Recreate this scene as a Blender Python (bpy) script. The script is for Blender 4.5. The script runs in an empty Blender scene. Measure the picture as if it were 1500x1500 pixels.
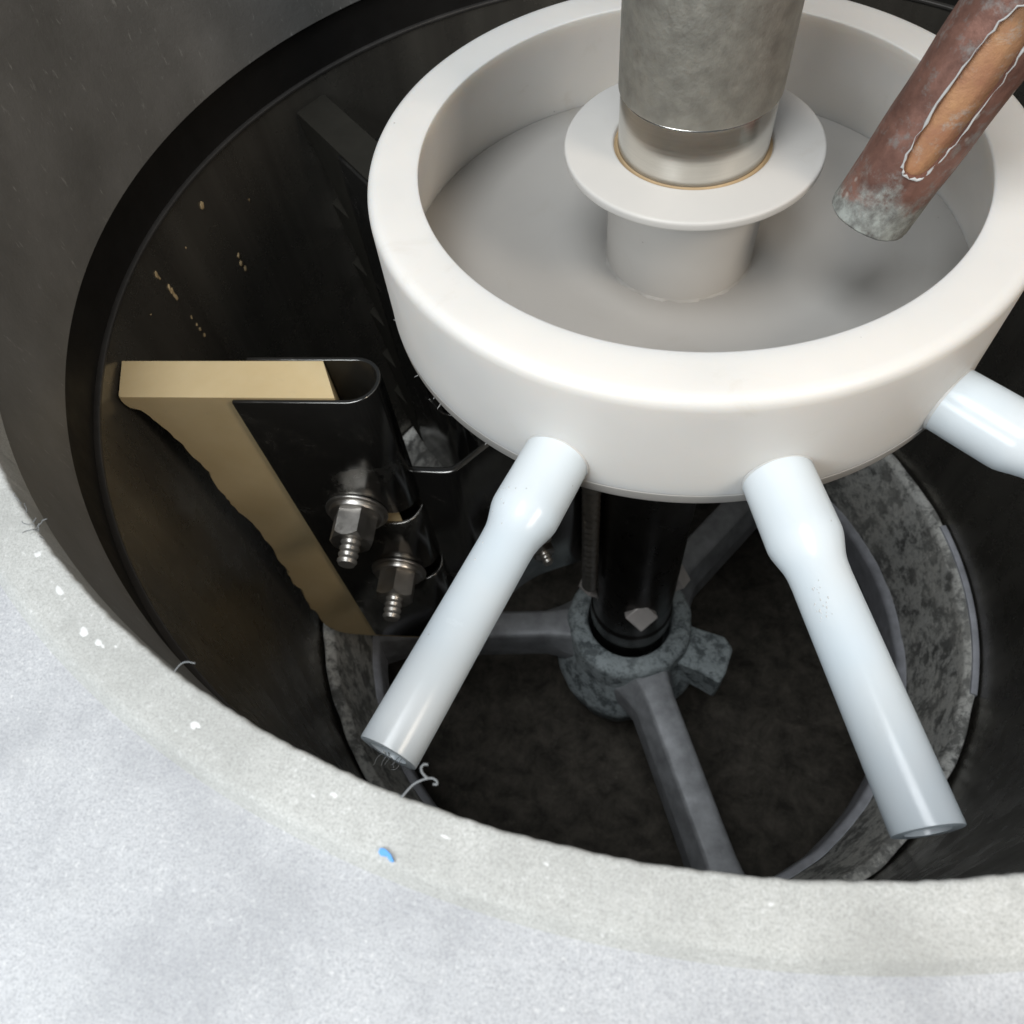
import bpy, bmesh, math, random
from mathutils import Vector, Matrix

# ------------------------------------------------------------------ set-up
scene = bpy.context.scene
COL = scene.collection
S = 0.15                       # one modelling unit = the pan's outer radius = 150 mm
R = math.radians

# camera ------------------------------------------------------------------
cam = bpy.data.cameras.new("camera")
cam.sensor_fit = 'HORIZONTAL'
cam.sensor_width = 36.0
cam.lens = 1108.364 / 1500.0 * 36.0
cam.clip_start = 0.005
cam.clip_end = 50.0
co = bpy.data.objects.new("camera", cam)
COL.objects.link(co)
rt = Vector((0.97695942, 0.19773292, -0.08032421))
up = Vector((-0.12914678, 0.84733932, 0.5151089))
fw = Vector((-0.16991585, 0.49286688, -0.8533527))
M = Matrix((rt, up, -fw)).transposed().to_4x4()
M.translation = Vector((0.0, -2.17658, 1.42097)) * S
co.matrix_world = M
cam.dof.use_dof = True
cam.dof.focus_distance = 2.15 * S
cam.dof.aperture_fstop = 20.0
scene.camera = co

# world: weak grey-blue daylight all round --------------------------------
w = bpy.data.worlds.new("World")
scene.world = w
w.use_nodes = True
bg = w.node_tree.nodes["Background"]
bg.inputs[0].default_value = (0.80, 0.90, 1.0, 1)
bg.inputs[1].default_value = 0.10


def area(name, loc, target, sx, sy, power, color):
    l = bpy.data.lights.new(name, 'AREA')
    l.shape = 'RECTANGLE'
    l.size = sx * S
    l.size_y = sy * S
    l.energy = power
    l.color = color
    o = bpy.data.objects.new(name, l)
    COL.objects.link(o)
    o.location = Vector(loc) * S
    d = (Vector(target) - Vector(loc)).normalized()
    o.rotation_euler = d.to_track_quat('-Z', 'Y').to_euler()
    return o


# daylight coming in over the photographer's shoulder, warmer return from the right
area("daylight_key", (-1.5, -3.0, 8.6), (0.2, -0.5, -0.8), 5.0, 3.6, 16.0, (0.93, 0.97, 1.0))
area("daylight_front", (-2.2, -4.9, 2.9), (0.1, -0.9, -0.3), 2.6, 1.8, 4.4, (0.90, 0.96, 1.0))
area("daylight_side", (5.0, -3.2, 4.6), (-0.2, -0.4, -0.8), 1.6, 2.2, 5.0, (1.0, 0.87, 0.72))

vs = scene.view_settings
vs.view_transform = 'Standard'
vs.look = 'None'
vs.exposure = 0.0
vs.gamma = 1.0
vs.use_curve_mapping = False

random.seed(7)

# ------------------------------------------------------------------ helpers


def link(name, bm, mat, parent=None, smooth=True, angle=35):
    me = bpy.data.meshes.new(name)
    bmesh.ops.recalc_face_normals(bm, faces=bm.faces[:])
    for v in bm.verts:
        v.co *= S
    bm.to_mesh(me)
    bm.free()
    if smooth:
        for p in me.polygons:
            p.use_smooth = True
        me.set_sharp_from_angle(angle=R(angle))
    me.materials.append(mat)
    o = bpy.data.objects.new(name, me)
    COL.objects.link(o)
    if parent:
        o.parent = parent
    return o


def thing(name, label, cat, group=None):
    o = bpy.data.objects.new(name, None)
    o.empty_display_size = 0.02
    COL.objects.link(o)
    o['label'] = label
    o['category'] = cat
    if group:
        o['group'] = group
    return o


def tag(o, label, cat, group=None):
    o['label'] = label
    o['category'] = cat
    if group:
        o['group'] = group
    return o


def lathe(bm, prof, n=192, closed=True, mat=Matrix(), wob=None, a0=0.0, a1=360.0):
    full = abs(a1 - a0) >= 359.9
    m = n if full else n + 1
    rings = []
    for i in range(m):
        a = R(a0 + (a1 - a0) * i / n)
        ring = []
        for j, (r, z) in enumerate(prof):
            rr = r + (wob(a, j) if wob else 0.0)
            ring.append(bm.verts.new(mat @ Vector((rr * math.cos(a), rr * math.sin(a), z))))
        rings.append(ring)
    k = len(prof)
    for i in range(n):
        A, B = rings[i], rings[(i + 1) % m]
        for j in range(k if closed else k - 1):
            jn = (j + 1) % k
            try:
                bm.faces.new((A[j], B[j], B[jn], A[jn]))
            except ValueError:
                pass
    if not full and closed:
        bm.faces.new(rings[0])
        bm.faces.new(rings[-1])
    return bm


def rprof(pts, rad, seg=4):
    """round the corners of a closed (r,z) profile; rad = one radius or a list"""
    out = []
    n = len(pts)
    for i in range(n):
        p0, p1, p2 = Vector(pts[i - 1]), Vector(pts[i]), Vector(pts[(i + 1) % n])
        r = rad[i] if isinstance(rad, (list, tuple)) else rad
        if r <= 0:
            out.append(tuple(p1))
            continue
        d0, d2 = (p0 - p1), (p2 - p1)
        l = min(r, d0.length * .45, d2.length * .45)
        a, b = p1 + d0.normalized() * l, p1 + d2.normalized() * l
        for s in range(seg + 1):
            t = s / seg
            out.append(tuple((a * (1 - t) + p1 * t) * (1 - t) + (p1 * (1 - t) + b * t) * t))
    return out


def tube(bm, pts, rad, n=10, caps=True):
    pts = [Vector(p) for p in pts]
    rads = rad if isinstance(rad, (list, tuple)) else [rad] * len(pts)
    prev = None
    rings = []
    for i, p in enumerate(pts):
        t = (pts[min(i + 1, len(pts) - 1)] - pts[max(i - 1, 0)]).normalized()
        if prev is None:
            x = t.orthogonal().normalized()
        else:
            x = (prev - t * prev.dot(t)).normalized()
        prev = x
        y = t.cross(x)
        rings.append([bm.verts.new(p + (x * math.cos(2 * math.pi * k / n) + y * math.sin(2 * math.pi * k / n)) * rads[i]) for k in range(n)])
    for a, b in zip(rings, rings[1:]):
        for k in range(n):
            bm.faces.new((a[k], a[(k + 1) % n], b[(k + 1) % n], b[k]))
    if caps:
        bm.faces.new(rings[0])
        bm.faces.new(rings[-1])
    return bm


def catmull(pts, n=6):
    pts = [Vector(p) for p in pts]
    P = [pts[0]] + pts + [pts[-1]]
    out = []
    for i in range(1, len(P) - 2):
        for s in range(n):
            t = s / n
            a, b, c, d = P[i - 1], P[i], P[i + 1], P[i + 2]
            out.append(.5 * ((2 * b) + (c - a) * t + (2 * a - 5 * b + 4 * c - d) * t * t + (3 * b - a - 3 * c + d) * t ** 3))
    out.append(pts[-1])
    return out


def prism(bm, poly, z0, z1, mat=Matrix()):
    a = [bm.verts.new(mat @ Vector((x, y, z0))) for x, y in poly]
    b = [bm.verts.new(mat @ Vector((x, y, z1))) for x, y in poly]
    n = len(poly)
    for i in range(n):
        bm.faces.new((a[i], a[(i + 1) % n], b[(i + 1) % n], b[i]))
    bm.faces.new(a)
    bm.faces.new(b)
    return bm


def bevel(o, wdt, seg=2, ang=30):
    m = o.modifiers.new("bevel", 'BEVEL')
    m.width = wdt * S
    m.segments = seg
    m.limit_method = 'ANGLE'
    m.angle_limit = R(ang)
    return o


# ------------------------------------------------------------------ materials


class NT:
    def __init__(self, name):
        self.m = bpy.data.materials.new(name)
        self.m.use_nodes = True
        self.t = self.m.node_tree
        self.b = self.t.nodes["Principled BSDF"]
        self.tc = self.t.nodes.new('ShaderNodeTexCoord')

    def n(self, kind, **kw):
        nd = self.t.nodes.new(kind)
        for k, v in kw.items():
            setattr(nd, k, v)
        return nd

    def l(self, a, b):
        self.t.links.new(a, b)

    def coords(self, scale=(1, 1, 1)):
        mp = self.n('ShaderNodeMapping')
        mp.inputs['Scale'].default_value = scale
        self.l(self.tc.outputs['Object'], mp.inputs['Vector'])
        return mp.outputs['Vector']

    def noise(self, scale, detail=4, rough=.55, vec=None, dist=0.0):
        nd = self.n('ShaderNodeTexNoise')
        nd.inputs['Scale'].default_value = scale
        nd.inputs['Detail'].default_value = detail
        nd.inputs['Roughness'].default_value = rough
        nd.inputs['Distortion'].default_value = dist
        self.l(vec if vec is not None else self.tc.outputs['Object'], nd.inputs['Vector'])
        return nd.outputs['Fac']

    def voro(self, scale, vec=None, feature='F1'):
        nd = self.n('ShaderNodeTexVoronoi', feature=feature)
        nd.inputs['Scale'].default_value = scale
        self.l(vec if vec is not None else self.tc.outputs['Object'], nd.inputs['Vector'])
        return nd.outputs['Distance']

    def ramp(self, fac, stops):
        nd = self.n('ShaderNodeValToRGB')
        el = nd.color_ramp.elements
        while len(el) < len(stops):
            el.new(0.5)
        for e, (p, c) in zip(el, stops):
            e.position = p
            e.color = (c, c, c, 1) if isinstance(c, (int, float)) else (*c, 1)
        self.l(fac, nd.inputs['Fac'])
        return nd.outputs['Color']

    def mix(self, fac, a, b, mode='MIX'):
        nd = self.n('ShaderNodeMix', data_type='RGBA', blend_type=mode)
        for sock, v in ((nd.inputs[0], fac), (nd.inputs[6], a), (nd.inputs[7], b)):
            if isinstance(v, (int, float)):
                sock.default_value = v
            elif isinstance(v, tuple):
                sock.default_value = (*v, 1)
            else:
                self.l(v, sock)
        return nd.outputs[2]

    def bump(self, h, strength, dist, prev=None):
        nd = self.n('ShaderNodeBump')
        nd.inputs['Strength'].default_value = strength
        nd.inputs['Distance'].default_value = dist
        self.l(h, nd.inputs['Height'])
        if prev is not None:
            self.l(prev, nd.inputs['Normal'])
        return nd.outputs['Normal']

    def set(self, **kw):
        names = dict(col='Base Color', rough='Roughness', metal='Metallic', spec='Specular IOR Level', sss='Subsurface Weight',
                     sssr='Subsurface Radius', ssss='Subsurface Scale', coat='Coat Weight', coatr='Coat Roughness', normal='Normal',
                     trans='Transmission Weight', ior='IOR', aniso='Anisotropic', sheen='Sheen Weight')
        for k, v in kw.items():
            s = self.b.inputs[names[k]]
            if hasattr(v, 'links') or isinstance(v, bpy.types.NodeSocket):
                self.l(v, s)
            elif k == 'col':
                s.default_value = (*v, 1)
            else:
                s.default_value = v
        return self.m


def mat_pan():
    t = NT("white_nylon")
    big = t.noise(14, 3, .5)
    col = t.mix(t.ramp(big, [(.35, 0.0), (.68, 1.0)]), (.72, .69, .65), (.665, .645, .615))
    # faint handling grime and tiny dark specks
    grime = t.ramp(t.noise(30, 6, .72, None, .8), [(.60, 0.0), (.80, .45)])
    col = t.mix(grime, col, (.55, .50, .43))
    dots = t.ramp(t.voro(42), [(.014, .8), (.024, 0.0)])
    col = t.mix(dots, col, (.30, .27, .23))
    fine = t.noise(900, 2, .6)
    turn = t.noise(60, 3, .6, t.coords((1, 1, 40)))
    scr = t.ramp(t.noise(130, 5, .75, t.coords((.25, 1, 1)), .4), [(.60, 0.0), (.66, 1.0), (.70, 0.0)])
    nm = t.bump(fine, .05, .0006)
    nm = t.bump(turn, .07, .0008, nm)
    nm = t.bump(scr, .10, .0004, nm)
    rg = t.ramp(t.noise(40, 5, .6), [(.3, .33), (.7, .52)])
    return t.set(col=col, rough=rg, spec=.38, sss=.45, sssr=(1.0, .80, .62), ssss=.018, normal=nm)


def translucent(m, fac, color):
    # thin plastic: part of the light goes through instead of bouncing back
    nt = m.node_tree
    pb = nt.nodes["Principled BSDF"]
    tr = nt.nodes.new('ShaderNodeBsdfTranslucent')
    tr.inputs['Color'].default_value = (*color, 1)
    mx = nt.nodes.new('ShaderNodeMixShader')
    mx.inputs[0].default_value = fac
    nt.links.new(pb.outputs[0], mx.inputs[1])
    nt.links.new(tr.outputs[0], mx.inputs[2])
    nt.links.new(mx.outputs[0], nt.nodes["Material Output"].inputs['Surface'])
    return m


def mat_pan_thin(name, fac):
    m = mat_pan()
    m.name = name
    m.node_tree.nodes["Principled BSDF"].inputs['Subsurface Weight'].default_value = 0
    return translucent(m, fac, (.76, .75, .73))


def mat_tube():
    t = NT("milky_plastic_tube")
    col = t.mix(t.ramp(t.noise(22, 3, .5), [(.35, 0.0), (.65, 1.0)]), (.80, .875, .93), (.87, .905, .925))
    col = t.mix(t.ramp(t.noise(18, 3, .5, None, .6), [(.50, 0.0), (.85, .35)]), col, (.80, .80, .76))
    dots = t.ramp(t.voro(70), [(.02, .7), (.035, 0.0)])
    col = t.mix(dots, col, (.40, .38, .34))
    nm = t.bump(t.noise(30, 2, .5), .10, .0012)
    nm = t.bump(t.noise(420, 3, .7), .05, .0004, nm)
    rg = t.ramp(t.noise(50, 5, .65), [(.3, .16), (.7, .28)])
    return translucent(t.set(col=col, rough=rg, spec=.6, normal=nm), .40, (.90, .945, .97))


def mat_rim(name, c0, c1, dark, grain=1.0):
    t = NT(name)
    big = t.noise(9, 5, .6)
    col = t.mix(t.ramp(big, [(.34, 0.0), (.68, 1.0)]), c0, c1)
    sp = t.noise(1700, 3, .8)
    col = t.mix(t.ramp(sp, [(.34, .8), (.56, 0.0)]), col, dark)
    col = t.mix(t.ramp(t.noise(800, 4, .8), [(.56, 0.0), (.68, .6)]), col, (.66, .66, .65))
    blot = t.noise(38, 6, .65)
    col = t.mix(t.ramp(blot, [(.58, 0.0), (.78, .25)]), col, (.62, .62, .60))
    cloud = t.noise(30, 5, .6, None, .3)
    col = t.mix(t.ramp(cloud, [(.42, 0.0), (.66, .45)]), col, dark)
    stain = t.noise(22, 6, .7, None, .6)
    col = t.mix(t.ramp(stain, [(.26, .30), (.46, 0.0)]), col, dark)
    nm = t.bump(sp, .35 * grain, .0006)
    nm = t.bump(blot, .25, .001, nm)
    nm = t.bump(t.noise(190, 4, .65), .25 * grain, .001, nm)
    return t.set(col=col, rough=t.ramp(blot, [(.3, .62), (.75, .42)]), spec=.4, normal=nm)


def mat_inner_wall():
    t = NT("grey_cast_wall")
    col = t.mix(t.ramp(t.noise(16, 5, .6), [(.3, 0.0), (.7, 1.0)]), (.12, .117, .11), (.19, .186, .178))
    col = t.mix(t.ramp(t.noise(300, 3, .7, t.coords((1, 1, .35))), [(.63, 0.0), (.75, .5)]), col, (.42, .42, .40))
    nm = t.bump(t.noise(420, 3, .7), .25, .0007)
    nm = t.bump(t.noise(60, 3, .6, t.coords((1, 1, .2))), .15, .001, nm)
    return t.set(col=col, rough=.55, spec=.35, normal=nm)


def mat_drum():
    t = NT("dark_polished_drum_steel")
    st = t.noise(26, 4, .6, t.coords((1, 1, .06)))
    col = t.mix(t.ramp(st, [(.3, 0.0), (.7, 1.0)]), (.105, .097, .085), (.20, .188, .163))
    specks = t.ramp(t.noise(330, 2, .5), [(.74, 0.0), (.80, .6)])
    col = t.mix(specks, col, (.28, .27, .24))
    nm = t.bump(st, .08, .002)
    nm = t.bump(t.noise(240, 3, .6, t.coords((1, 1, .25))), .06, .0006, nm)
    return t.set(col=col, rough=t.ramp(t.noise(30, 5, .65), [(.3, .20), (.7, .36)]), metal=.7, spec=.5, normal=nm)


def mat_plain(name, col, rough, metal=0.0, spec=.4, bscale=300, bstr=.1, var=.25, vscale=40):
    t = NT(name)
    dk = tuple(c * (1 - var) for c in col)
    c = t.mix(t.ramp(t.noise(vscale, 5, .6), [(.32, 0.0), (.68, 1.0)]), dk, col)
    nm = t.bump(t.noise(bscale, 3, .6), bstr, .0006)
    rg = t.ramp(t.noise(vscale * 1.7, 4, .6), [(.3, max(.02, rough - .08)), (.7, min(1, rough + .08))])
    return t.set(col=c, rough=rg, metal=metal, spec=spec, normal=nm)


def mat_cast(name, light, mid, dark, scale=1.0, cover=.45):
    t = NT(name)
    n1 = t.noise(75 * scale, 8, .72, None, .2)
    n2 = t.noise(260 * scale, 6, .7)
    big = t.noise(22 * scale, 5, .6)
    col = t.mix(t.ramp(big, [(.3, 0.0), (.7, 1.0)]), mid, light)
    patch = t.mix(1.0, t.ramp(n1, [(cover - .05, 1.0), (cover + .05, 0.0)]), t.ramp(big, [(.25, 1.0), (.75, .35)]), 'MULTIPLY')
    col = t.mix(patch, col, dark)
    col = t.mix(t.ramp(n2, [(.32, .5), (.50, 0.0)]), col, dark)
    col = t.mix(t.ramp(n2, [(.60, 0.0), (.74, .5)]), col, light)
    nm = t.bump(n1, .6, .004)
    nm = t.bump(n2, .5, .0015, nm)
    return t.set(col=col, rough=.68, metal=.1, spec=.35, normal=nm)


def mat_rubber():
    t = NT("cream_rubber")
    col = t.mix(t.ramp(t.noise(20, 4, .6), [(.3, 0.0), (.7, 1.0)]), (.53, .405, .22), (.61, .485, .285))
    col = t.mix(t.ramp(t.noise(55, 5, .65), [(.62, 0.0), (.78, .3)]), col, (.36, .30, .22))
    nm = t.bump(t.noise(160, 4, .6), .12, .001)
    return t.set(col=col, rough=.55, spec=.3, sss=.15, sssr=(1, .7, .4), ssss=.006, normal=nm)


def mat_holder():
    t = NT("dark_sheet_steel")
    sm = t.noise(30, 6, .7, None, .4)
    fac = t.ramp(sm, [(.55, 0.0), (.72, 1.0)])
    col = t.mix(fac, (.14, .137, .13), (.27, .26, .24))
    scr = t.ramp(t.noise(300, 4, .7, t.coords((1, 1, .35))), [(.69, 0.0), (.76, .7)])
    col = t.mix(scr, col, (.40, .38, .34))
    nm = t.bump(t.noise(500, 2, .6), .05, .0004)
    return t.set(col=col, rough=t.ramp(fac, [(0, .16), (1, .40)]), metal=.92, spec=.4, normal=nm)


def mat_copper():
    t = NT("weathered_copper")
    n1 = t.noise(55, 6, .65, None, .3)
    col = t.mix(t.ramp(n1, [(.34, 0.0), (.66, 1.0)]), (.13, .066, .052), (.29, .150, .115))
    col = t.mix(t.ramp(t.noise(120, 5, .7), [(.54, 0.0), (.66, .7)]), col, (.27, .265, .25))
    # grey-green crust on the dipped end (object z runs up the pipe)
    sep = t.n('ShaderNodeSeparateXYZ')
    t.l(t.tc.outputs['Object'], sep.inputs[0])
    ad = t.n('ShaderNodeMath', operation='MULTIPLY_ADD')
    t.l(t.noise(48, 7, .72), ad.inputs[0])
    ad.inputs[1].default_value = .055
    t.l(sep.outputs['Z'], ad.inputs[2])
    crust = t.ramp(ad.outputs[0], [(.038, 1.0), (.046, 0.0)])
    green = t.mix(t.ramp(t.noise(170, 5, .7), [(.35, 0.0), (.65, 1.0)]), (.135, .13, .12), (.36, .375, .345))
    col = t.mix(crust, col, green)
    drops = t.ramp(t.voro(95), [(.10, 1.0), (.17, 0.0)])
    spr = t.ramp(t.noise(35, 2, .5), [(.52, 0.0), (.58, 1.0)])
    col = t.mix(t.mix(1.0, drops, spr, 'MULTIPLY'), col, (.52, .48, .44))
    nm = t.bump(n1, .3, .0015)
    nm = t.bump(t.noise(230, 4, .65), .3, .0008, nm)
    met = t.ramp(crust, [(0, .45), (1, .05)])
    return t.set(col=col, rough=.50, metal=met, spec=.4, normal=nm)


def mat_shaft():
    t = NT("turned_stainless")
    st = t.noise(60, 3, .5, t.coords((.5, .5, 16)))
    col = t.mix(t.ramp(st, [(.3, 0.0), (.7, 1.0)]), (.60, .575, .53), (.68, .66, .61))
    nm = t.bump(st, .015, .0004)
    return t.set(col=col, rough=t.ramp(st, [(.3, .20), (.7, .27)]), metal=1.0, aniso=.6, normal=nm)


def mat_floor():
    t = NT("oily_dark_sump")
    n1 = t.noise(34, 9, .75, None, .3)
    col = t.mix(t.ramp(n1, [(.36, 0.0), (.66, 1.0)]), (.035, .031, .025), (.125, .11, .09))
    col = t.mix(t.ramp(t.noise(70, 6, .7), [(.60, 0.0), (.72, .5)]), col, (.17, .155, .125))
    nm = t.bump(n1, .5, .006)
    return t.set(col=col, rough=.7, spec=.25, normal=nm)


PAN, PANFLOOR, PANCOLLAR, TUBE = mat_pan(), mat_pan_thin("thin_white_nylon", .54), mat_pan_thin("collar_nylon", .28), mat_tube()
RIM = mat_rim("pale_cast_rim", (.41, .41, .392), (.51, .51, .488), (.25, .25, .235))
TOP = mat_rim("pale_cast_top", (.40, .405, .417), (.50, .505, .517), (.25, .255, .27))
INNER, DRUM = mat_inner_wall(), mat_drum()
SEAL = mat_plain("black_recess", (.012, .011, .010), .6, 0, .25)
CAST = mat_cast("corroded_galvanised_casting", (.82, .80, .74), (.66, .66, .63), (.10, .10, .095), .75, .485)
LIP = mat_plain("grey_cast_lip", (.60, .61, .66), .55, .2, .4, 250, .35, .35, 60)
HUB = mat_cast("blue_grey_cast_hub", (.56, .62, .63), (.40, .45, .465), (.07, .085, .09), 1.0, .47)
SPOKE = mat_plain("grey_cast_spoke", (.44, .45, .47), .55, .25, .4, 200, .4, .4, 50)
RUB, HOLD, COPPER = mat_rubber(), mat_holder(), mat_copper()
NUT = mat_plain("dull_steel", (.58, .555, .52), .36, 1.0, .5, 400, .12, .3, 60)
STUD = mat_plain("threaded_steel", (.42, .40, .37), .38, .8, .5, 400, .05, .2, 60)
SCREW = mat_plain("bright_screw_face", (.84, .78, .74), .5, .25, .5, 400, .1, .15, 60)
BLACKST = mat_plain("oily_black_shaft", (.10, .095, .09), .32, .9, .4, 120, .1, .35, 30)
SHAFT = mat_shaft()
ROUGH = mat_plain("pitted_steel", (.45, .43, .38), .55, .8, .4, 260, .8, .3, 120)
SUMP = mat_floor()
def mat_skin():
    t = NT("bare_orange_copper")
    c = t.mix(t.ramp(t.noise(60, 6, .7), [(.32, 0.0), (.66, 1.0)]), (.40, .19, .115), (.58, .32, .16))
    c = t.mix(t.ramp(t.noise(90, 7, .75, None, .5), [(.54, 0.0), (.66, .75)]), c, (.50, .47, .42))
    nm = t.bump(t.noise(160, 5, .7), .5, .001)
    return t.set(col=c, rough=.5, metal=.3, normal=nm)


BRIGHTCU = mat_skin()
LIME = mat_plain("lime_scale", (.50, .50, .49), .6, 0, .3, 200, .2, .1)
LIMEDROP = mat_plain("white_lime_spot", (.60, .60, .59), .5, 0, .5, 200, .1, .05)
BLUE = mat_plain("blue_paint", (.09, .33, .75), .5, 0, .4)
FIBRE = mat_plain("pale_fibre", (.22, .23, .235), .6, 0, .3)
FLECK = mat_plain("tan_glint", (.55, .42, .24), .7, 0, .3)

# ------------------------------------------------------------------ sump below the drum (setting)
bm = bmesh.new()
lathe(bm, [(0.001, -5.3), (1.0, -5.3), (2.3, -5.25), (2.3, -3.9), (2.34, -3.9), (2.34, -5.35), (0.001, -5.35)], 96)
sump = link("sump", bm, SUMP)
sump['kind'] = 'structure'

# ------------------------------------------------------------------ machine housing: pale top, rim, grey throat
housing = thing("machine_housing", "pale grey cast machine housing whose round mouth rings the black drum", "housing")


def jit(amp, seed, freqs=(37, 83, 151, 211)):
    rr = random.Random(seed)
    ph = [rr.uniform(0, 6.28) for _ in freqs]
    return lambda a: amp * sum(math.sin(f * a + p) / (1 + i * .35) for i, (f, p) in enumerate(zip(freqs, ph)))


edge = jit(.0007, 3, (61, 173, 307, 421))
pts = rprof([(2.026, .195), (2.026, .10), (2.16, .10), (2.16, .140), (2.136, .168), (2.122, .183)], [.010, 0, 0, 0, .010, .012], 4)
bm = bmesh.new()
lathe(bm, pts, 1100, wob=lambda a, j: edge(a) if j < 5 else 0.0, a0=-143.0, a1=27)
link("rim", bm, RIM, housing, angle=60)
# outer pale top: gently falling away from the rim, square plate with a round hole
bm = bmesh.new()
inner, outer = [], []
NR = 240
rings = []
for i in range(NR):
    a = 2 * math.pi * i / NR
    c, s = math.cos(a), math.sin(a)
    k = 4.3 / max(abs(c), abs(s))
    row = []
    for r, z in ((2.140, .05), (2.140, .160), (2.17, .160), (2.35, .152), (2.8, .14)):
        row.append(bm.verts.new((r * c, r * s, z)))
    row.append(bm.verts.new((k * c, k * s, .13)))
    row.append(bm.verts.new((k * c, k * s, -.1)))
    rings.append(row)
for i in range(NR):
    A, B = rings[i], rings[(i + 1) % NR]
    for j in range(len(A) - 1):
        bm.faces.new((A[j], B[j], B[j + 1], A[j + 1]))
link("top_plate", bm, TOP, housing)
# grey throat wall
bm = bmesh.new()
lathe(bm, [(2.0285, .16), (2.0285, -.242), (2.05, -.242), (2.05, .16)], 180, a0=-141.0, a1=25.0)
link("throat_wall", bm, INNER, housing)
# the throat stands up as a guard round the back of the mouth
bm = bmesh.new()
rows = []
NH = 160
for i in range(NH + 1):
    az = 219.0 - (219.0 - 25.0) * i / NH
    e = min(1.0, min(i, NH - i) / (NH * .10))
    e = e * e * (3 - 2 * e)
    zt = .175 + .50 * e
    a = R(az)
    rows.append([bm.verts.new((r * math.cos(a), r * math.sin(a), z)) for r, z in ((2.0285, -.242), (2.0285, zt - .012), (2.040, zt), (2.110, zt), (2.118, zt - .01), (2.118, .165), (2.05, .16), (2.05, -.242))])
for A, B in zip(rows, rows[1:]):
    for j in range(8):
        bm.faces.new((A[j], A[(j + 1) % 8], B[(j + 1) % 8], B[j]))
bm.faces.new(rows[0])
bm.faces.new(rows[-1])
link("back_guard", bm, INNER, housing)
# black recess between throat and drum
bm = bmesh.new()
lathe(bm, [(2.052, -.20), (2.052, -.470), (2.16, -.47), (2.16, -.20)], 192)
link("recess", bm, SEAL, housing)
# lime spots and a chip of blue paint on the rim
bm = bmesh.new()
rr = random.Random(5)
spots = [(-1.06, -1.762, 1.2), (-.972, -1.828, 1.7), (-.931, -1.845, 1.2), (-.69, -1.952, 1.3), (-.562, -2.015, .9), (-.454, -2.023, .8), (-.422, -2.017, .9),
         (-.229, -2.045, .9), (-1.142, -1.698, 1.1), (-.896, -1.849, .6), (-.074, -2.053, .6), (.248, -2.043, .8), (-1.09, -1.80, .7), (.05, -2.07, .5), (.42, -2.03, .5), (-.78, -1.93, .4)]
for x, y, k in spots:
    rad = math.hypot(x, y)
    zz = .1945 + (.1825 - .1945) * min(max((rad - 2.03) / .085, 0), 1)
    for q in range(3 if k > 1 else 2):
        m = Matrix.Translation((x + rr.uniform(-.008, .008) * k * (q > 0), y + rr.uniform(-.006, .006) * k * (q > 0), zz)) @ Matrix.Rotation(rr.uniform(0, 3), 4, 'Z') @ Matrix.Diagonal((rr.uniform(.9, 1.5), rr.uniform(.6, 1), .05, 1))
        ret = bmesh.ops.create_icosphere(bm, subdivisions=2, radius=.0085 * k * (1 if q == 0 else rr.uniform(.4, .7)), matrix=m)
        for v in ret['verts']:
            v.co.x += rr.uniform(-.0012, .0012)
            v.co.y += rr.uniform(-.0012, .0012)
sp = link("lime_spots", bm, LIMEDROP, housing)
sp['kind'] = 'stuff'
bm = bmesh.new()
prism(bm, [(-.326, -2.082), (-.318, -2.0815), (-.308, -2.087), (-.300, -2.096), (-.305, -2.0975), (-.313, -2.091), (-.322, -2.092), (-.327, -2.088)], .180, .190)
link("paint_chip", bm, BLUE, housing)

# ------------------------------------------------------------------ drum
drum = thing("drum", "tall dark polished steel drum sunk inside the pale housing", "drum")
bm = bmesh.new()
lathe(bm, [(2.036, -.447), (2.036, -3.95), (2.050, -3.95), (2.050, -.447)], 256)
link("wall", bm, DRUM, drum)
bm = bmesh.new()
lathe(bm, rprof([(2.032, -.441), (2.032, -.456), (2.056, -.456), (2.056, -.441)], .004, 3), 256)
link("edge_bead", bm, mat_plain("dull_edge", (.10, .095, .09), .5, .7), drum)
# tan flecks standing in for small glints on the polished wall
bm = bmesh.new()
for az, z, k in [(172.4, -.56, 1.3), (170.6, -.88, .9), (170.8, -.92, 1), (170.5, -.96, .9), (-175.5, -.56, 1.0), (-175.6, -.58, .8), (-176.2, -.65, 1.1), (-176.25, -.67, 1), (-176.3, -.69, .9), (-176.4, -.71, 1),
                 (-176.9, -.84, .5), (-177.0, -.89, .5), (-177.1, -.92, .7), (-177.2, -.96, .7), (165.0, -.72, .4), (-171, -.62, .35), (178, -.62, .3)]:
    a = R(az)
    m = Matrix.Translation((2.034 * math.cos(a), 2.034 * math.sin(a), z)) @ Matrix.Rotation(a, 4, 'Z') @ Matrix.Rotation(.35, 4, 'X') @ Matrix.Diagonal((.35, .75, 1.2, 1))
    ret = bmesh.ops.create_icosphere(bm, subdivisions=1, radius=.0125 * k, matrix=m)
    for v in ret['verts']:
        v.co += Vector((0, rr.uniform(-.003, .003), rr.uniform(-.004, .004)))
fl = link("glint_flecks", bm, FLECK, drum)
fl['kind'] = 'stuff'

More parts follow.
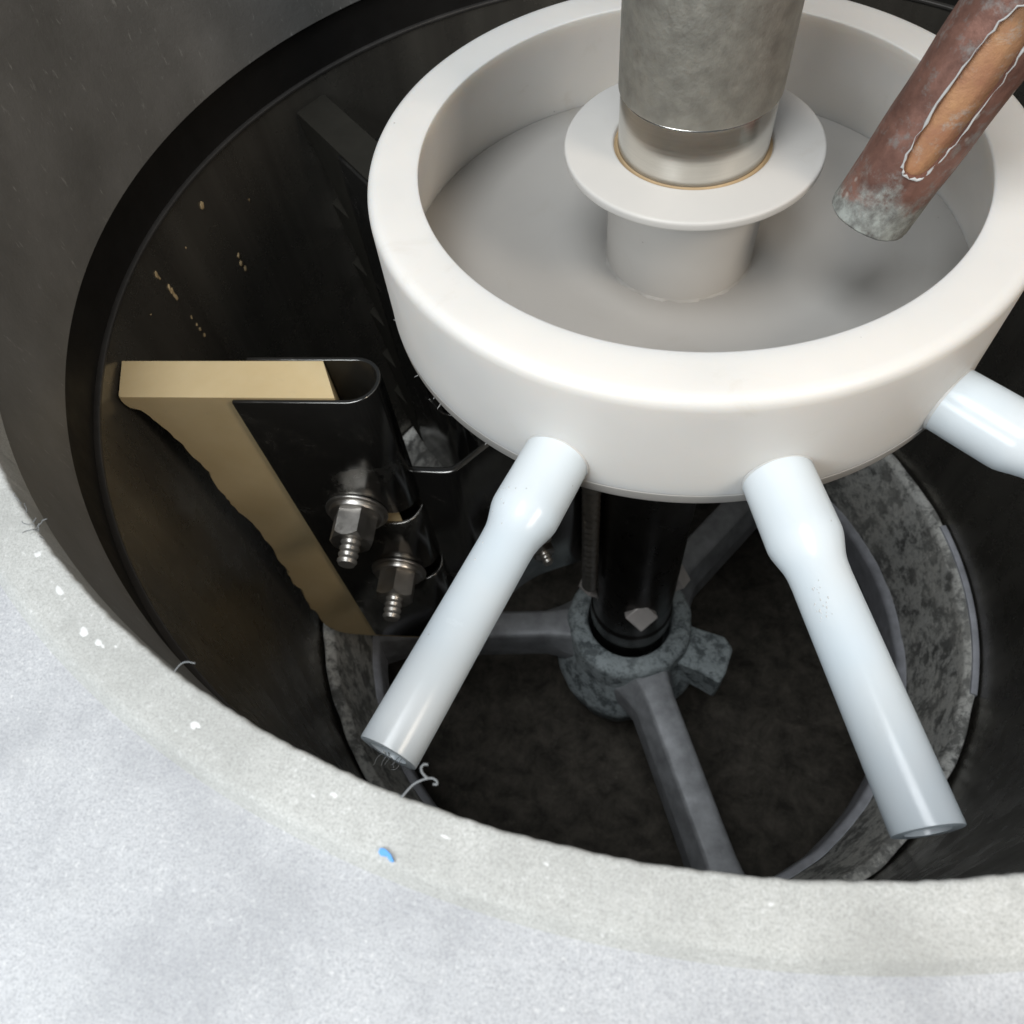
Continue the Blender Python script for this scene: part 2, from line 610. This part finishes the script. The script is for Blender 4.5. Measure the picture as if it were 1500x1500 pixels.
# ------------------------------------------------------------------ cast end frame: ring, three spokes, hub
frame = thing("end_frame", "corroded cast three-spoked ring with central hub at the drum bottom", "casting")
wr = jit(.004, 9, (9, 17, 31, 53))
bm = bmesh.new()
lathe(bm, rprof([(1.985, -3.0), (1.955, -3.03), (1.865, -3.66), (1.865, -4.02), (2.02, -4.02), (2.02, -3.0)], [.012, .012, .02, 0, 0, .01], 3), 256, wob=lambda a, j: wr(a))
link("ring", bm, CAST, frame)
bm = bmesh.new()
lathe(bm, rprof([(1.815, -3.72), (1.815, -3.98), (1.864, -3.98), (1.864, -3.68)], [.03, 0, 0, .012], 5), 256, wob=lambda a, j: wr(a) * .5)
link("lip", bm, LIP, frame)
bm = bmesh.new()   # flat pad cast on the ring's upper edge
lathe(bm, rprof([(1.99, -2.985), (1.99, -3.03), (2.028, -3.03), (2.028, -2.985)], .008, 2), 24, a0=-12, a1=20)
link("ring_pad", bm, LIP, frame)
bm = bmesh.new()
wh = jit(.006, 21, (3, 5, 9, 17))
lathe(bm, rprof([(.292, -3.60), (.292, -4.55), (.48, -4.55), (.545, -4.20), (.450, -3.86), (.433, -3.60)], [.03, 0, .04, .06, .06, .06], 4), 96, wob=lambda a, j: wh(a) if j > 4 else 0)
link("hub", bm, HUB, frame)
for az in (57.5, -63.5, -170.0):
    bm = bmesh.new()
    m = Matrix.Rotation(R(az), 4, 'Z')
    secs = []
    for k in range(15):
        t = k / 14
        r = .39 + (1.84 - .39) * t
        flare = .10 * math.exp(-((r - .40) / .10) ** 2) + .10 * math.exp(-((r - 1.84) / .12) ** 2)
        tw, bw = .050 + .2 * flare, .165 + flare
        zt = -3.66 - .05 * t
        sec = [(-bw, zt - .36), (-bw * .92, zt - .16), (-tw - .03, zt - .012), (-tw * .2, zt), (tw + .035, zt), (tw + .06, zt - .02), (bw * .75, zt - .2), (bw * .7, zt - .36)]
        secs.append([bm.verts.new(m @ Vector((r, y, z))) for y, z in sec])
    for A, B in zip(secs, secs[1:]):
        for j in range(8):
            bm.faces.new((A[j], A[(j + 1) % 8], B[(j + 1) % 8], B[j]))
    bm.faces.new(secs[0])
    bm.faces.new(secs[-1])
    bevel(link("spoke", bm, SPOKE, frame, angle=50), .03, 3, 20)
bm = bmesh.new()
m = Matrix.Rotation(R(-12), 4, 'Z')
prism(bm, [(.36, -.15), (.50, -.155), (.60, -.165), (.715, -.19), (.735, -.10), (.735, .09), (.66, .155), (.50, .15), (.36, .15)], -4.05, -3.72, m)
bevel(link("lug", bm, HUB, frame, smooth=True), .02, 2)

# ------------------------------------------------------------------ central shaft
shaft = thing("shaft", "vertical central steel shaft rising through white collar and bowl", "shaft")
bm = bmesh.new()
lathe(bm, rprof([(.001, .184), (.223, .184), (.223, -.42), (.001, -.42)], [0, .008, 0, 0], 3), 128)
link("turned_section", bm, SHAFT, shaft)
bm = bmesh.new()
lathe(bm, rprof([(.001, 1.9), (.229, 1.9), (.229, .1835), (.001, .1835)], [0, 0, .006, 0], 3), 128)
link("pitted_section", bm, ROUGH, shaft)
bm = bmesh.new()
lathe(bm, rprof([(.001, -.452), (.262, -.452), (.262, -3.32), (.275, -3.34), (.275, -3.50), (.255, -3.52), (.255, -4.2), (.001, -4.2)], [0, .01, .01, .01, .02, .01, 0, 0], 3), 128)
link("lower_section", bm, BLACKST, shaft)
for az, zc in ((-76, -2.96), (-166, -3.02), (14, -3.02), (104, -3.02)):
    a = R(az)
    m = Matrix.Translation((.245 * math.cos(a), .245 * math.sin(a), zc)) @ Matrix.Rotation(a, 4, 'Z') @ Matrix.Rotation(R(52), 4, 'Y') @ Matrix.Rotation(R(41), 4, 'Z')
    bm = bmesh.new()
    h = .072
    prism(bm, [(-h, -h), (h, -h), (h, h), (-h, h)], -.08, .075, m)
    bevel(link("set_screw", bm, SCREW, shaft), .010, 2)


def threaded(bm, mat, r, l, pitch, n=20, depth=.14):
    prof = [(.0005, 0), (r * .8, 0)]
    k = int(l / pitch)
    for i in range(k):
        z = l * i / k
        prof += [(r * (1 - depth), z + .05 * pitch), (r, z + .4 * pitch), (r, z + .6 * pitch), (r * (1 - depth), z + .95 * pitch)]
    prof += [(r * .82, l), (.0005, l)]
    lathe(bm, prof, n, mat=mat)


bm = bmesh.new()
threaded(bm, Matrix.Translation((.335 * math.cos(R(-141)), .335 * math.sin(R(-141)), -2.75)), .048, 2.1, .062, 16, .22)
link("threaded_rod", bm, STUD, shaft)

# ------------------------------------------------------------------ scraper: cream blade in folded steel holder, arm to shaft
scraper = thing("scraper", "cream rubber scraper blade clamped in folded dark steel holder", "scraper")
B0 = Vector((-1.4409, -.7436, 0))
DR = Vector((.992, .1262, 0)).normalized()
NN = Vector((DR.y, -DR.x, 0))
LM = Matrix((DR, NN, Vector((0, 0, 1)))).transposed().to_4x4()
LM.translation = B0      # local: x along blade, y towards the camera side, z up

outl = [(-.421, -.53), (-.425, -.565), (-.400, -.62), (-.372, -.70), (-.350, -.79), (-.330, -.88), (-.318, -.95), (-.309, -1.02), (-.322, -1.10), (-.317, -1.20), (-.318, -1.29),
        (-.300, -1.38), (-.296, -1.47), (-.300, -1.56), (-.284, -1.66), (-.298, -1.76), (-.282, -1.86), (-.290, -1.93), (-.304, -2.03), (-.290, -2.12), (-.310, -2.22), (-.326, -2.33), (-.312, -2.43), (-.318, -2.53),
        (-.29, -2.63), (-.225, -2.695), (-.12, -2.716), (.0, -2.722), (.10, -2.724)]
outl = [(p.x, p.y) for p in catmull([(x, z, 0) for x, z in outl], 4)]
bm = bmesh.new()
front, back, worn = [], [], []
rw = random.Random(11)
for i, (u, z) in enumerate(outl):
    j = rw.uniform(-.004, .004) if z < -.8 else 0
    ch = .030 + .012 * math.sin(z * 7.3) + rw.uniform(-.004, .004)
    if z > -.60:
        ch = .008
    front.append(bm.verts.new(LM @ Vector((u + j + ch * .8, 0, z))))
    worn.append(bm.verts.new(LM @ Vector((u + j, -ch * 1.1, z))))
    jb = .020 * math.sin(z * 9.0) if z < -.9 else 0
    back.append(bm.verts.new(LM @ Vector((max(u - .046 + jb, -.466), -.168, z))))
no = len(outl)
fi = [bm.verts.new(LM @ Vector((.365 if z > -.9 else .43, 0, z))) for u, z in outl]
bi = [bm.verts.new(LM @ Vector((.29, -.168, z))) for u, z in outl]
for i in range(no - 1):
    bm.faces.new((front[i], front[i + 1], fi[i + 1], fi[i]))
    bm.faces.new((back[i], back[i + 1], bi[i + 1], bi[i]))
    bm.faces.new((front[i], front[i + 1], worn[i + 1], worn[i]))
    bm.faces.new((worn[i], worn[i + 1], back[i + 1], back[i]))
    bm.faces.new((fi[i], fi[i + 1], bi[i + 1], bi[i]))
bm.faces.new((front[0], fi[0], bi[0], back[0], worn[0]))
bm.faces.new((front[-1], fi[-1], bi[-1], back[-1], worn[-1]))
blade = link("blade", bm, RUB, scraper, angle=50)
bevel(blade, .018, 3, 50)

# folded holder with two notches in the fold
path = []
for k in range(9):
    path.append((.405 * k / 8, .010))
for k in range(1, 16):
    a = math.pi / 2 - math.pi * k / 16
    path.append((.405 + .097 * math.cos(a), -.087 + .097 * math.sin(a)))
for k in range(9):
    path.append((.405 * (1 - k / 8), -.184))
zs = [-.535, -.9, -1.262, -1.352, -1.55, -1.79, -1.90, -2.25, -2.665]
bm = bmesh.new()
grid = []
for zi, z in enumerate(zs):
    grid.append([bm.verts.new(LM @ Vector((u, v, z))) for u, v in path])
for zi in range(len(zs) - 1):
    notch = zi in (2, 5)
    for k in range(len(path) - 1):
        if notch and 6 <= k <= 20:
            continue
        bm.faces.new((grid[zi][k], grid[zi][k + 1], grid[zi + 1][k + 1], grid[zi + 1][k]))
holder = link("holder", bm, HOLD, scraper, angle=60)
sm = holder.modifiers.new("thickness", 'SOLIDIFY')
sm.thickness = .017 * S
sm.offset = 0
bevel(holder, .004, 2, 50)


def hexpoly(r):
    return [(r * math.cos(R(60 * k)), r * math.sin(R(60 * k))) for k in range(6)]


def nut_bm(bm, m, r, h):
    """hex nut with chamfered outer face (hex prism meeting a cone)"""
    rows = []
    for (rad, z, c) in ((r, 0, False), (r, h * .86, True)):
        pass
    nseg = 48
    inr = r * math.cos(R(30))
    lo, hi, top, bore0 = [], [], [], []
    for k in range(nseg):
        a = 2 * math.pi * k / nseg
        am = (a + R(30)) % R(60) - R(30)
        rr_ = inr / math.cos(am)
        ex = (rr_ - inr) / (r - inr)
        lo.append(bm.verts.new(m @ Vector((rr_ * math.cos(a), rr_ * math.sin(a), ex * -.0))))
        hi.append(bm.verts.new(m @ Vector((rr_ * math.cos(a), rr_ * math.sin(a), h - ex * h * .14))))
        top.append(bm.verts.new(m @ Vector((inr * .97 * math.cos(a), inr * .97 * math.sin(a), h))))
        bore0.append(bm.verts.new(m @ Vector((inr * .5 * math.cos(a), inr * .5 * math.sin(a), h * .96))))
    for k in range(nseg):
        q = (k + 1) % nseg
        bm.faces.new((lo[k], lo[q], hi[q], hi[k]))
        bm.faces.new((hi[k], hi[q], top[q], top[k]))
        bm.faces.new((top[k], top[q], bore0[q], bore0[k]))
    bm.faces.new(lo)
    bm.faces.new(bore0)


for (u, z, rot) in ((.262, -1.245, 28), (.325, -1.795, 8)):
    base = LM @ Matrix.Translation((u, .019, z)) @ Matrix.Rotation(R(-90), 4, 'X')
    # local z now points out of the holder, towards the camera side
    bm = bmesh.new()
    threaded(bm, base, .041, .255, .026, 24, .16)
    bolt = link("bolt", bm, STUD, scraper, angle=40)
    bm = bmesh.new()
    lathe(bm, rprof([(.045, 0), (.132, 0), (.132, .014), (.045, .014)], .004, 2), 64, mat=base)
    link("washer", bm, NUT, bolt)
    bm = bmesh.new()
    lathe(bm, rprof([(.045, .0145), (.118, .0145), (.112, .036), (.045, .036)], .005, 2), 64, mat=base)
    link("washer", bm, NUT, bolt)
    bm = bmesh.new()
    nut_bm(bm, base @ Matrix.Translation((0, 0, .0365)) @ Matrix.Rotation(R(rot), 4, 'Z'), .094, .122)
    link("nut", bm, NUT, bolt, angle=25)
    # bolt head behind the holder
    bm = bmesh.new()
    prism(bm, hexpoly(.088), -.285, -.2125, base)
    bevel(link("bolt_head", bm, NUT, bolt), .006, 2)

# arm plate: bent upright plate from the holder to the shaft
arm_path = catmull([(-1.02, -.585, 0), (-.90, -.575, 0), (-.80, -.562, 0), (-.755, -.525, 0), (-.70, -.45, 0), (-.62, -.345, 0), (-.50, -.25, 0), (-.22, -.10, 0)], 6)
bm = bmesh.new()
top, bot = [], []
for p in arm_path:
    top.append(bm.verts.new((p.x, p.y, -1.10)))
    bot.append(bm.verts.new((p.x, p.y, -2.52)))
for k in range(len(arm_path) - 1):
    bm.faces.new((top[k], top[k + 1], bot[k + 1], bot[k]))
arm = link("arm_plate", bm, HOLD, scraper, angle=60)
sm = arm.modifiers.new("thickness", 'SOLIDIFY')
sm.thickness = .034 * S
sm.offset = 0
bevel(arm, .008, 2, 50)
for (x, y, z) in ((-.53, -.272, -1.93), (-.53, -.272, -2.18)):
    dv = Vector((.55, -.83, 0)).normalized()
    m = Matrix.Translation((x, y, z)) @ dv.to_track_quat('Z', 'Y').to_matrix().to_4x4()
    bm = bmesh.new()
    nut_bm(bm, m @ Matrix.Translation((0, 0, .015)), .062, .06)
    bo = link("arm_bolt", bm, NUT, scraper, angle=25)
    bm = bmesh.new()
    threaded(bm, m @ Matrix.Translation((0, 0, .06)), .03, .07, .02, 16, .15)
    link("thread_end", bm, STUD, bo)

# second scraper further round the drum, blade coloured near-black in place of shade, worn into teeth
scraper2 = scraper.copy()
COL.objects.link(scraper2)
scraper2['label'] = "shadowed scraper with shade-darkened toothed blade behind the left of the bowl"
scraper['group'] = scraper2['group'] = "scrapers round the shaft"
scraper2.rotation_euler = (0, 0, R(-50))
for ch in list(scraper.children):
    if ch.name.startswith("bolt"):
        continue
    c = ch.copy()
    COL.objects.link(c)
    c.parent = scraper2
    for g in ch.children:
        d = g.copy()
        COL.objects.link(d)
        d.parent = c
    if ch is blade:
        c.data = ch.data.copy()
        c.data.materials[0] = mat_plain("shade_black_rubber", (.030, .028, .023), .75, 0, .08)
        c['label'] = "rubber blade darkened for shade, worn into teeth"
        inv_l = LM.inverted()
        for v in c.data.vertices:
            p = inv_l @ (v.co / S)
            if p.x < -.02 and p.z < -.6:
                ph = (-p.z - .6) / .36
                saw = ph - math.floor(ph)
                p.x += .20 * saw - .04
                v.co = (LM @ p) * S

# ------------------------------------------------------------------ white feed bowl with three outlet tubes
bowl = thing("feed_bowl", "round white plastic feed bowl on the shaft with radial outlet tubes", "bowl")
bm = bmesh.new()
prof = [(.838, 0), (.952, -.398), (.952, -.4005), (1.004, -.4005), (1.0, -.02), (.985, 0)]
prof = rprof([(.836, 0), (.95, -.399), (1.006, -.399), (1.0, 0)], [.008, 0, 0, .040], 6)
lathe(bm, prof, 288)
link("bowl_wall", bm, PAN, bowl, angle=50)
bm = bmesh.new()
lathe(bm, rprof([(.20, -.3992), (1.0075, -.3992), (1.005, -.448), (.20, -.448)], [0, .003, .014, 0], 4), 288)
link("bowl_floor", bm, PANFLOOR, bowl, angle=50)
bm = bmesh.new()
lathe(bm, rprof([(.238, .017), (.386, .017), (.386, -.012), (.25, -.016), (.2455, -.40), (.226, -.40), (.226, -.03)], [.008, .010, .008, .014, 0, 0, 0], 4), 192)
link("collar", bm, PANCOLLAR, bowl, angle=50)
# weld bead where collar meets floor
bm = bmesh.new()
wb = jit(.0025, 31, (13, 29, 57, 91))
lathe(bm, [(.2460, -.392), (.2525, -.3985), (.2460, -.3989)], 160, wob=lambda a, j: wb(a) if j == 1 else 0)
link("weld_bead", bm, PANFLOOR, bowl)
bm = bmesh.new()   # ochre residue where the shaft enters the collar
lathe(bm, [(.2238, .012), (.2238, -.02), (.2385, -.02), (.2385, .004), (.231, .003)], 128, wob=lambda a, j: 0)
link("residue_ring", bm, mat_plain("ochre_residue", (.42, .30, .17), .7), bowl)
# whiskers of swarf on the bowl's lower edge
bm = bmesh.new()
rs = random.Random(4)
for k in range(8):
    a = R(rs.uniform(-178, -105))
    p = Vector((1.006 * math.cos(a), 1.006 * math.sin(a), -.44 + rs.uniform(-.006, .006)))
    d = Vector((math.cos(a) + rs.uniform(-.6, .6), math.sin(a) + rs.uniform(-.6, .6), rs.uniform(-.8, .3))).normalized()
    l = rs.uniform(.004, .016)
    tube(bm, [p, p + d * l * .6, p + d * l + Vector((0, 0, rs.uniform(-.004, .004)))], [.0014, .0010, .0004], 5)
sw = link("swarf_whiskers", bm, PAN, bowl)
sw['kind'] = 'stuff'

for k, (az, tilt, skew, seed) in enumerate(((-105.0, 2.0, .05, 1), (-70.0, 2.0, .20, 2), (-37.3, 1.2, -.2, 3))):
    # local z runs outward along the tube
    m = Matrix.Translation((math.cos(R(az)) * .93, math.sin(R(az)) * .93, -.341)) @ Matrix.Rotation(R(az), 4, 'Z') @ Matrix.Rotation(R(90 - tilt), 4, 'Y')
    L = .985
    prof = [(.0965, 0), (.0968, .08), (.0970, .17), (.0970, .262), (.0962, .280), (.0930, .296), (.0850, .322), (.0780, .346), (.0750, .366), (.0740, .40), (.0738, .7), (.0742, L - .006), (.0732, L)]
    inside = [(.0475, L), (.0465, L - .01), (.0460, .47), (.0465, .40), (.072, .31), (.075, .28), (.0755, 0)]
    rt_ = random.Random(seed)
    ph = rt_.uniform(0, 6)
    dz = lambda a, j: .0012 * math.sin(3 * a + ph) + .0008 * math.sin(2 * a + j * .7 + ph)
    bm = bmesh.new()
    lathe(bm, prof + inside, 96, wob=dz, mat=m)
    # the cut end is not quite square
    ax = (m.to_3x3() @ Vector((0, 0, 1))).normalized()
    sx = (m.to_3x3() @ Vector((0, 1, 0))).normalized()
    o0 = m.translation
    for v in bm.verts:
        t = (v.co - o0).dot(ax)
        if t > L - .05:
            v.co += ax * (v.co - o0).dot(sx) * skew * .25
    tb = link("outlet_tube", bm, TUBE, bowl, angle=50)
    tb['label'] = ("milky outlet tube nearest the cream scraper", "milky outlet tube with bright streak above the ring", "milky outlet tube cut off by the right picture edge")[k]
    bm = bmesh.new()   # white spigot of the bowl inside the sleeve
    lathe(bm, rprof([(.002, .02), (.0735, .02), (.0735, .272), (.066, .285), (.002, .285)], [0, 0, .004, .004, 0], 2), 64, mat=m)
    link("spigot", bm, PAN, bowl)
    # flange of the pan spigot showing as a faint collar at the root
    bm = bmesh.new()
    lathe(bm, rprof([(.0966, .055), (.0982, .055), (.0982, .080), (.0966, .080)], .0006, 2), 96, mat=m)
    link("root_weld", bm, PAN, tb)
    if k < 2:
        # little crushed/pitted nicks on the shoulder
        bm = bmesh.new()
        for q in range(26):
            a = R(rt_.uniform(195, 250)) if k == 0 else R(rt_.uniform(200, 235))
            t = rt_.uniform(.26, .50) if k == 0 else rt_.uniform(.42, .52)
            r = .0968 if t < .28 else (.0968 - (t - .28) * .27 if t < .365 else .0743)
            mm = m @ Matrix.Translation((r * math.cos(a), r * math.sin(a), t)) @ Matrix.Diagonal((.6, .6, 1.3, 1))
            bmesh.ops.create_icosphere(bm, subdivisions=1, radius=rt_.uniform(.0012, .0032), matrix=mm)
        nk = link("nicks", bm, LIMEDROP, tb)
        nk['kind'] = 'stuff'

# ------------------------------------------------------------------ copper pipe dipping into the bowl
P0 = Vector((.5113, -.2170, -.05))
P1 = Vector((.5833, -.1961, .20))
ax = (P1 - P0).normalized()
q = ax.to_track_quat('Z', 'Y')
pr = .112
L = 3.2
bm = bmesh.new()
wp = jit(.0012, 17, (3, 5, 11, 23))
prof = [(pr - .004, 0.0), (pr, .006)] + [(pr, .02 + .06 * i) for i in range(1, 12)] + [(pr, L), (pr - .014, L), (pr - .014, .02), (pr - .011, 0.0)]
lathe(bm, prof, 96, wob=lambda a, j: wp(a) + .0012 * math.sin(j * 1.7))
pipe = link("copper_pipe", bm, COPPER, angle=40)
pipe.matrix_world = Matrix.Translation(P0 * S) @ q.to_matrix().to_4x4()
tag(pipe, "brown weathered copper pipe with slot and grey-green crusted end above the bowl", "pipe")
# slot cutter direction: towards camera and to the right
camp = Vector((0, -2.17658, 1.42097))
inv = (q.to_matrix().to_4x4()).inverted()
vdir = inv.to_3x3() @ (camp - (P0 + ax * .35)).normalized()
va = math.atan2(vdir.y, vdir.x)
SA = va + R(16)
SZ, SH, SWD = .385, .20, .044          # centre along pipe, half length, half width


def slot_pt(t, r, grow=1.0):
    a = SA + math.asin(max(-1, min(1, SWD * grow * math.copysign(abs(math.cos(t)) ** .6, math.cos(t)) / r)))
    zz = SZ + (SH + SWD * (grow - 1)) * math.copysign(abs(math.sin(t)) ** .8, math.sin(t))
    return Vector((r * math.cos(a), r * math.sin(a), zz))


bm = bmesh.new()
NS = 40
ra = [bm.verts.new(slot_pt(2 * math.pi * k / NS, pr * .75)) for k in range(NS)]
rb = [bm.verts.new(slot_pt(2 * math.pi * k / NS, pr * 1.25)) for k in range(NS)]
for k in range(NS):
    bm.faces.new((ra[k], ra[(k + 1) % NS], rb[(k + 1) % NS], rb[k]))
bm.faces.new(ra)
bm.faces.new(rb)
bmesh.ops.recalc_face_normals(bm, faces=bm.faces[:])
cut = link("slot_cutter", bm, COPPER, smooth=False)
cut.matrix_world = pipe.matrix_world
bpy.context.view_layer.update()
bo = pipe.modifiers.new("slot", 'BOOLEAN')
bo.operation = 'DIFFERENCE'
bo.solver = 'EXACT'
bo.object = cut
dg = bpy.context.evaluated_depsgraph_get()
newme = bpy.data.meshes.new_from_object(pipe.evaluated_get(dg))
pipe.modifiers.clear()
pipe.data = newme
bpy.data.objects.remove(cut)
# bare orange copper of the inner skin, seen through the slot
bm = bmesh.new()
rows = []
for i in range(25):
    zz = .10 + (.70 - .10) * i / 24
    rows.append([bm.verts.new(((pr - .022) * math.cos(SA + R(-50 + 100 * k / 16)), (pr - .022) * math.sin(SA + R(-50 + 100 * k / 16)), zz)) for k in range(17)])
for A, Bq in zip(rows, rows[1:]):
    for k in range(16):
        bm.faces.new((A[k], A[k + 1], Bq[k + 1], Bq[k]))
link("inner_skin", bm, BRIGHTCU, pipe)
# whitish lime rim round the slot
bm = bmesh.new()
rl = random.Random(8)
loop = [slot_pt(2 * math.pi * (k % 64) / 64, pr + .0005, 1.05 + (rl.uniform(-.05, .09) if 0 < k < 64 else 0)) for k in range(65)]
tube(bm, loop, [.0026 * rl.uniform(.2, 1.7) for _ in range(65)], 8, False)
link("slot_rim", bm, LIME, pipe)

# ------------------------------------------------------------------ loose shavings and fibres
bm = bmesh.new()
tube(bm, catmull([(-.312, -2.006, .196), (-.298, -1.986, .203), (-.284, -1.976, .206), (-.271, -1.971, .207), (-.262, -1.973, .206), (-.260, -1.978, .205), (-.266, -1.979, .206)], 5), .0016, 6)
tube(bm, catmull([(-.275, -1.973, .207), (-.285, -1.967, .211), (-.289, -1.960, .213), (-.286, -1.954, .213), (-.280, -1.953, .212)], 5), .0018, 6)
tag(link("plastic_shaving", bm, FIBRE), "curled pale plastic shaving on the rim below the left outlet tube", "shaving")
bm = bmesh.new()
tube(bm, catmull([(-.766, -1.878, .195), (-.757, -1.866, .202), (-.745, -1.860, .206), (-.730, -1.859, .203)], 5), .0011, 6)
tag(link("hair_fibre", bm, FIBRE), "short pale hair arching off the left rim edge", "fibre")
bm = bmesh.new()
rf = random.Random(2)
for k in range(9):
    a = R(-124.5 - rf.uniform(0, 3.5))
    p = Vector((2.026 * math.cos(a), 2.026 * math.sin(a), .192))
    pts_ = [p]
    d = Vector((-math.cos(a) * .4 + rf.uniform(-.6, .6), -math.sin(a) * .4 + rf.uniform(-.6, .6), 1)).normalized()
    for s_ in range(4):
        d = (d + Vector((rf.uniform(-.7, .7), rf.uniform(-.7, .7), rf.uniform(-.5, .5)))).normalized()
        pts_.append(pts_[-1] + d * rf.uniform(.004, .009))
    tube(bm, catmull(pts_, 4), .0009, 5)
fz = tag(link("rim_fuzz", bm, FIBRE), "tiny tuft of fuzz on the upper left rim edge", "fuzz")
fz['kind'] = 'stuff'
bm = bmesh.new()
a = R(-105.0)
for k in range(9):
    p = Vector((1.905 * math.cos(a) + rf.uniform(-.03, .03), 1.905 * math.sin(a), -.35 + rf.uniform(-.01, .02)))
    pts_ = [p]
    d = Vector((rf.uniform(-.5, .5), -1, rf.uniform(-.8, .2))).normalized()
    for s_ in range(5):
        d = (d + Vector((rf.uniform(-1, 1), rf.uniform(-.8, .5), rf.uniform(-.8, .8)))).normalized()
        pts_.append(pts_[-1] + d * rf.uniform(.005, .012))
    tube(bm, catmull(pts_, 4), .0006, 5)
fz = tag(link("lint_tuft", bm, FIBRE), "wisp of lint hanging from the cut end of the left outlet tube", "lint")
fz['kind'] = 'stuff'
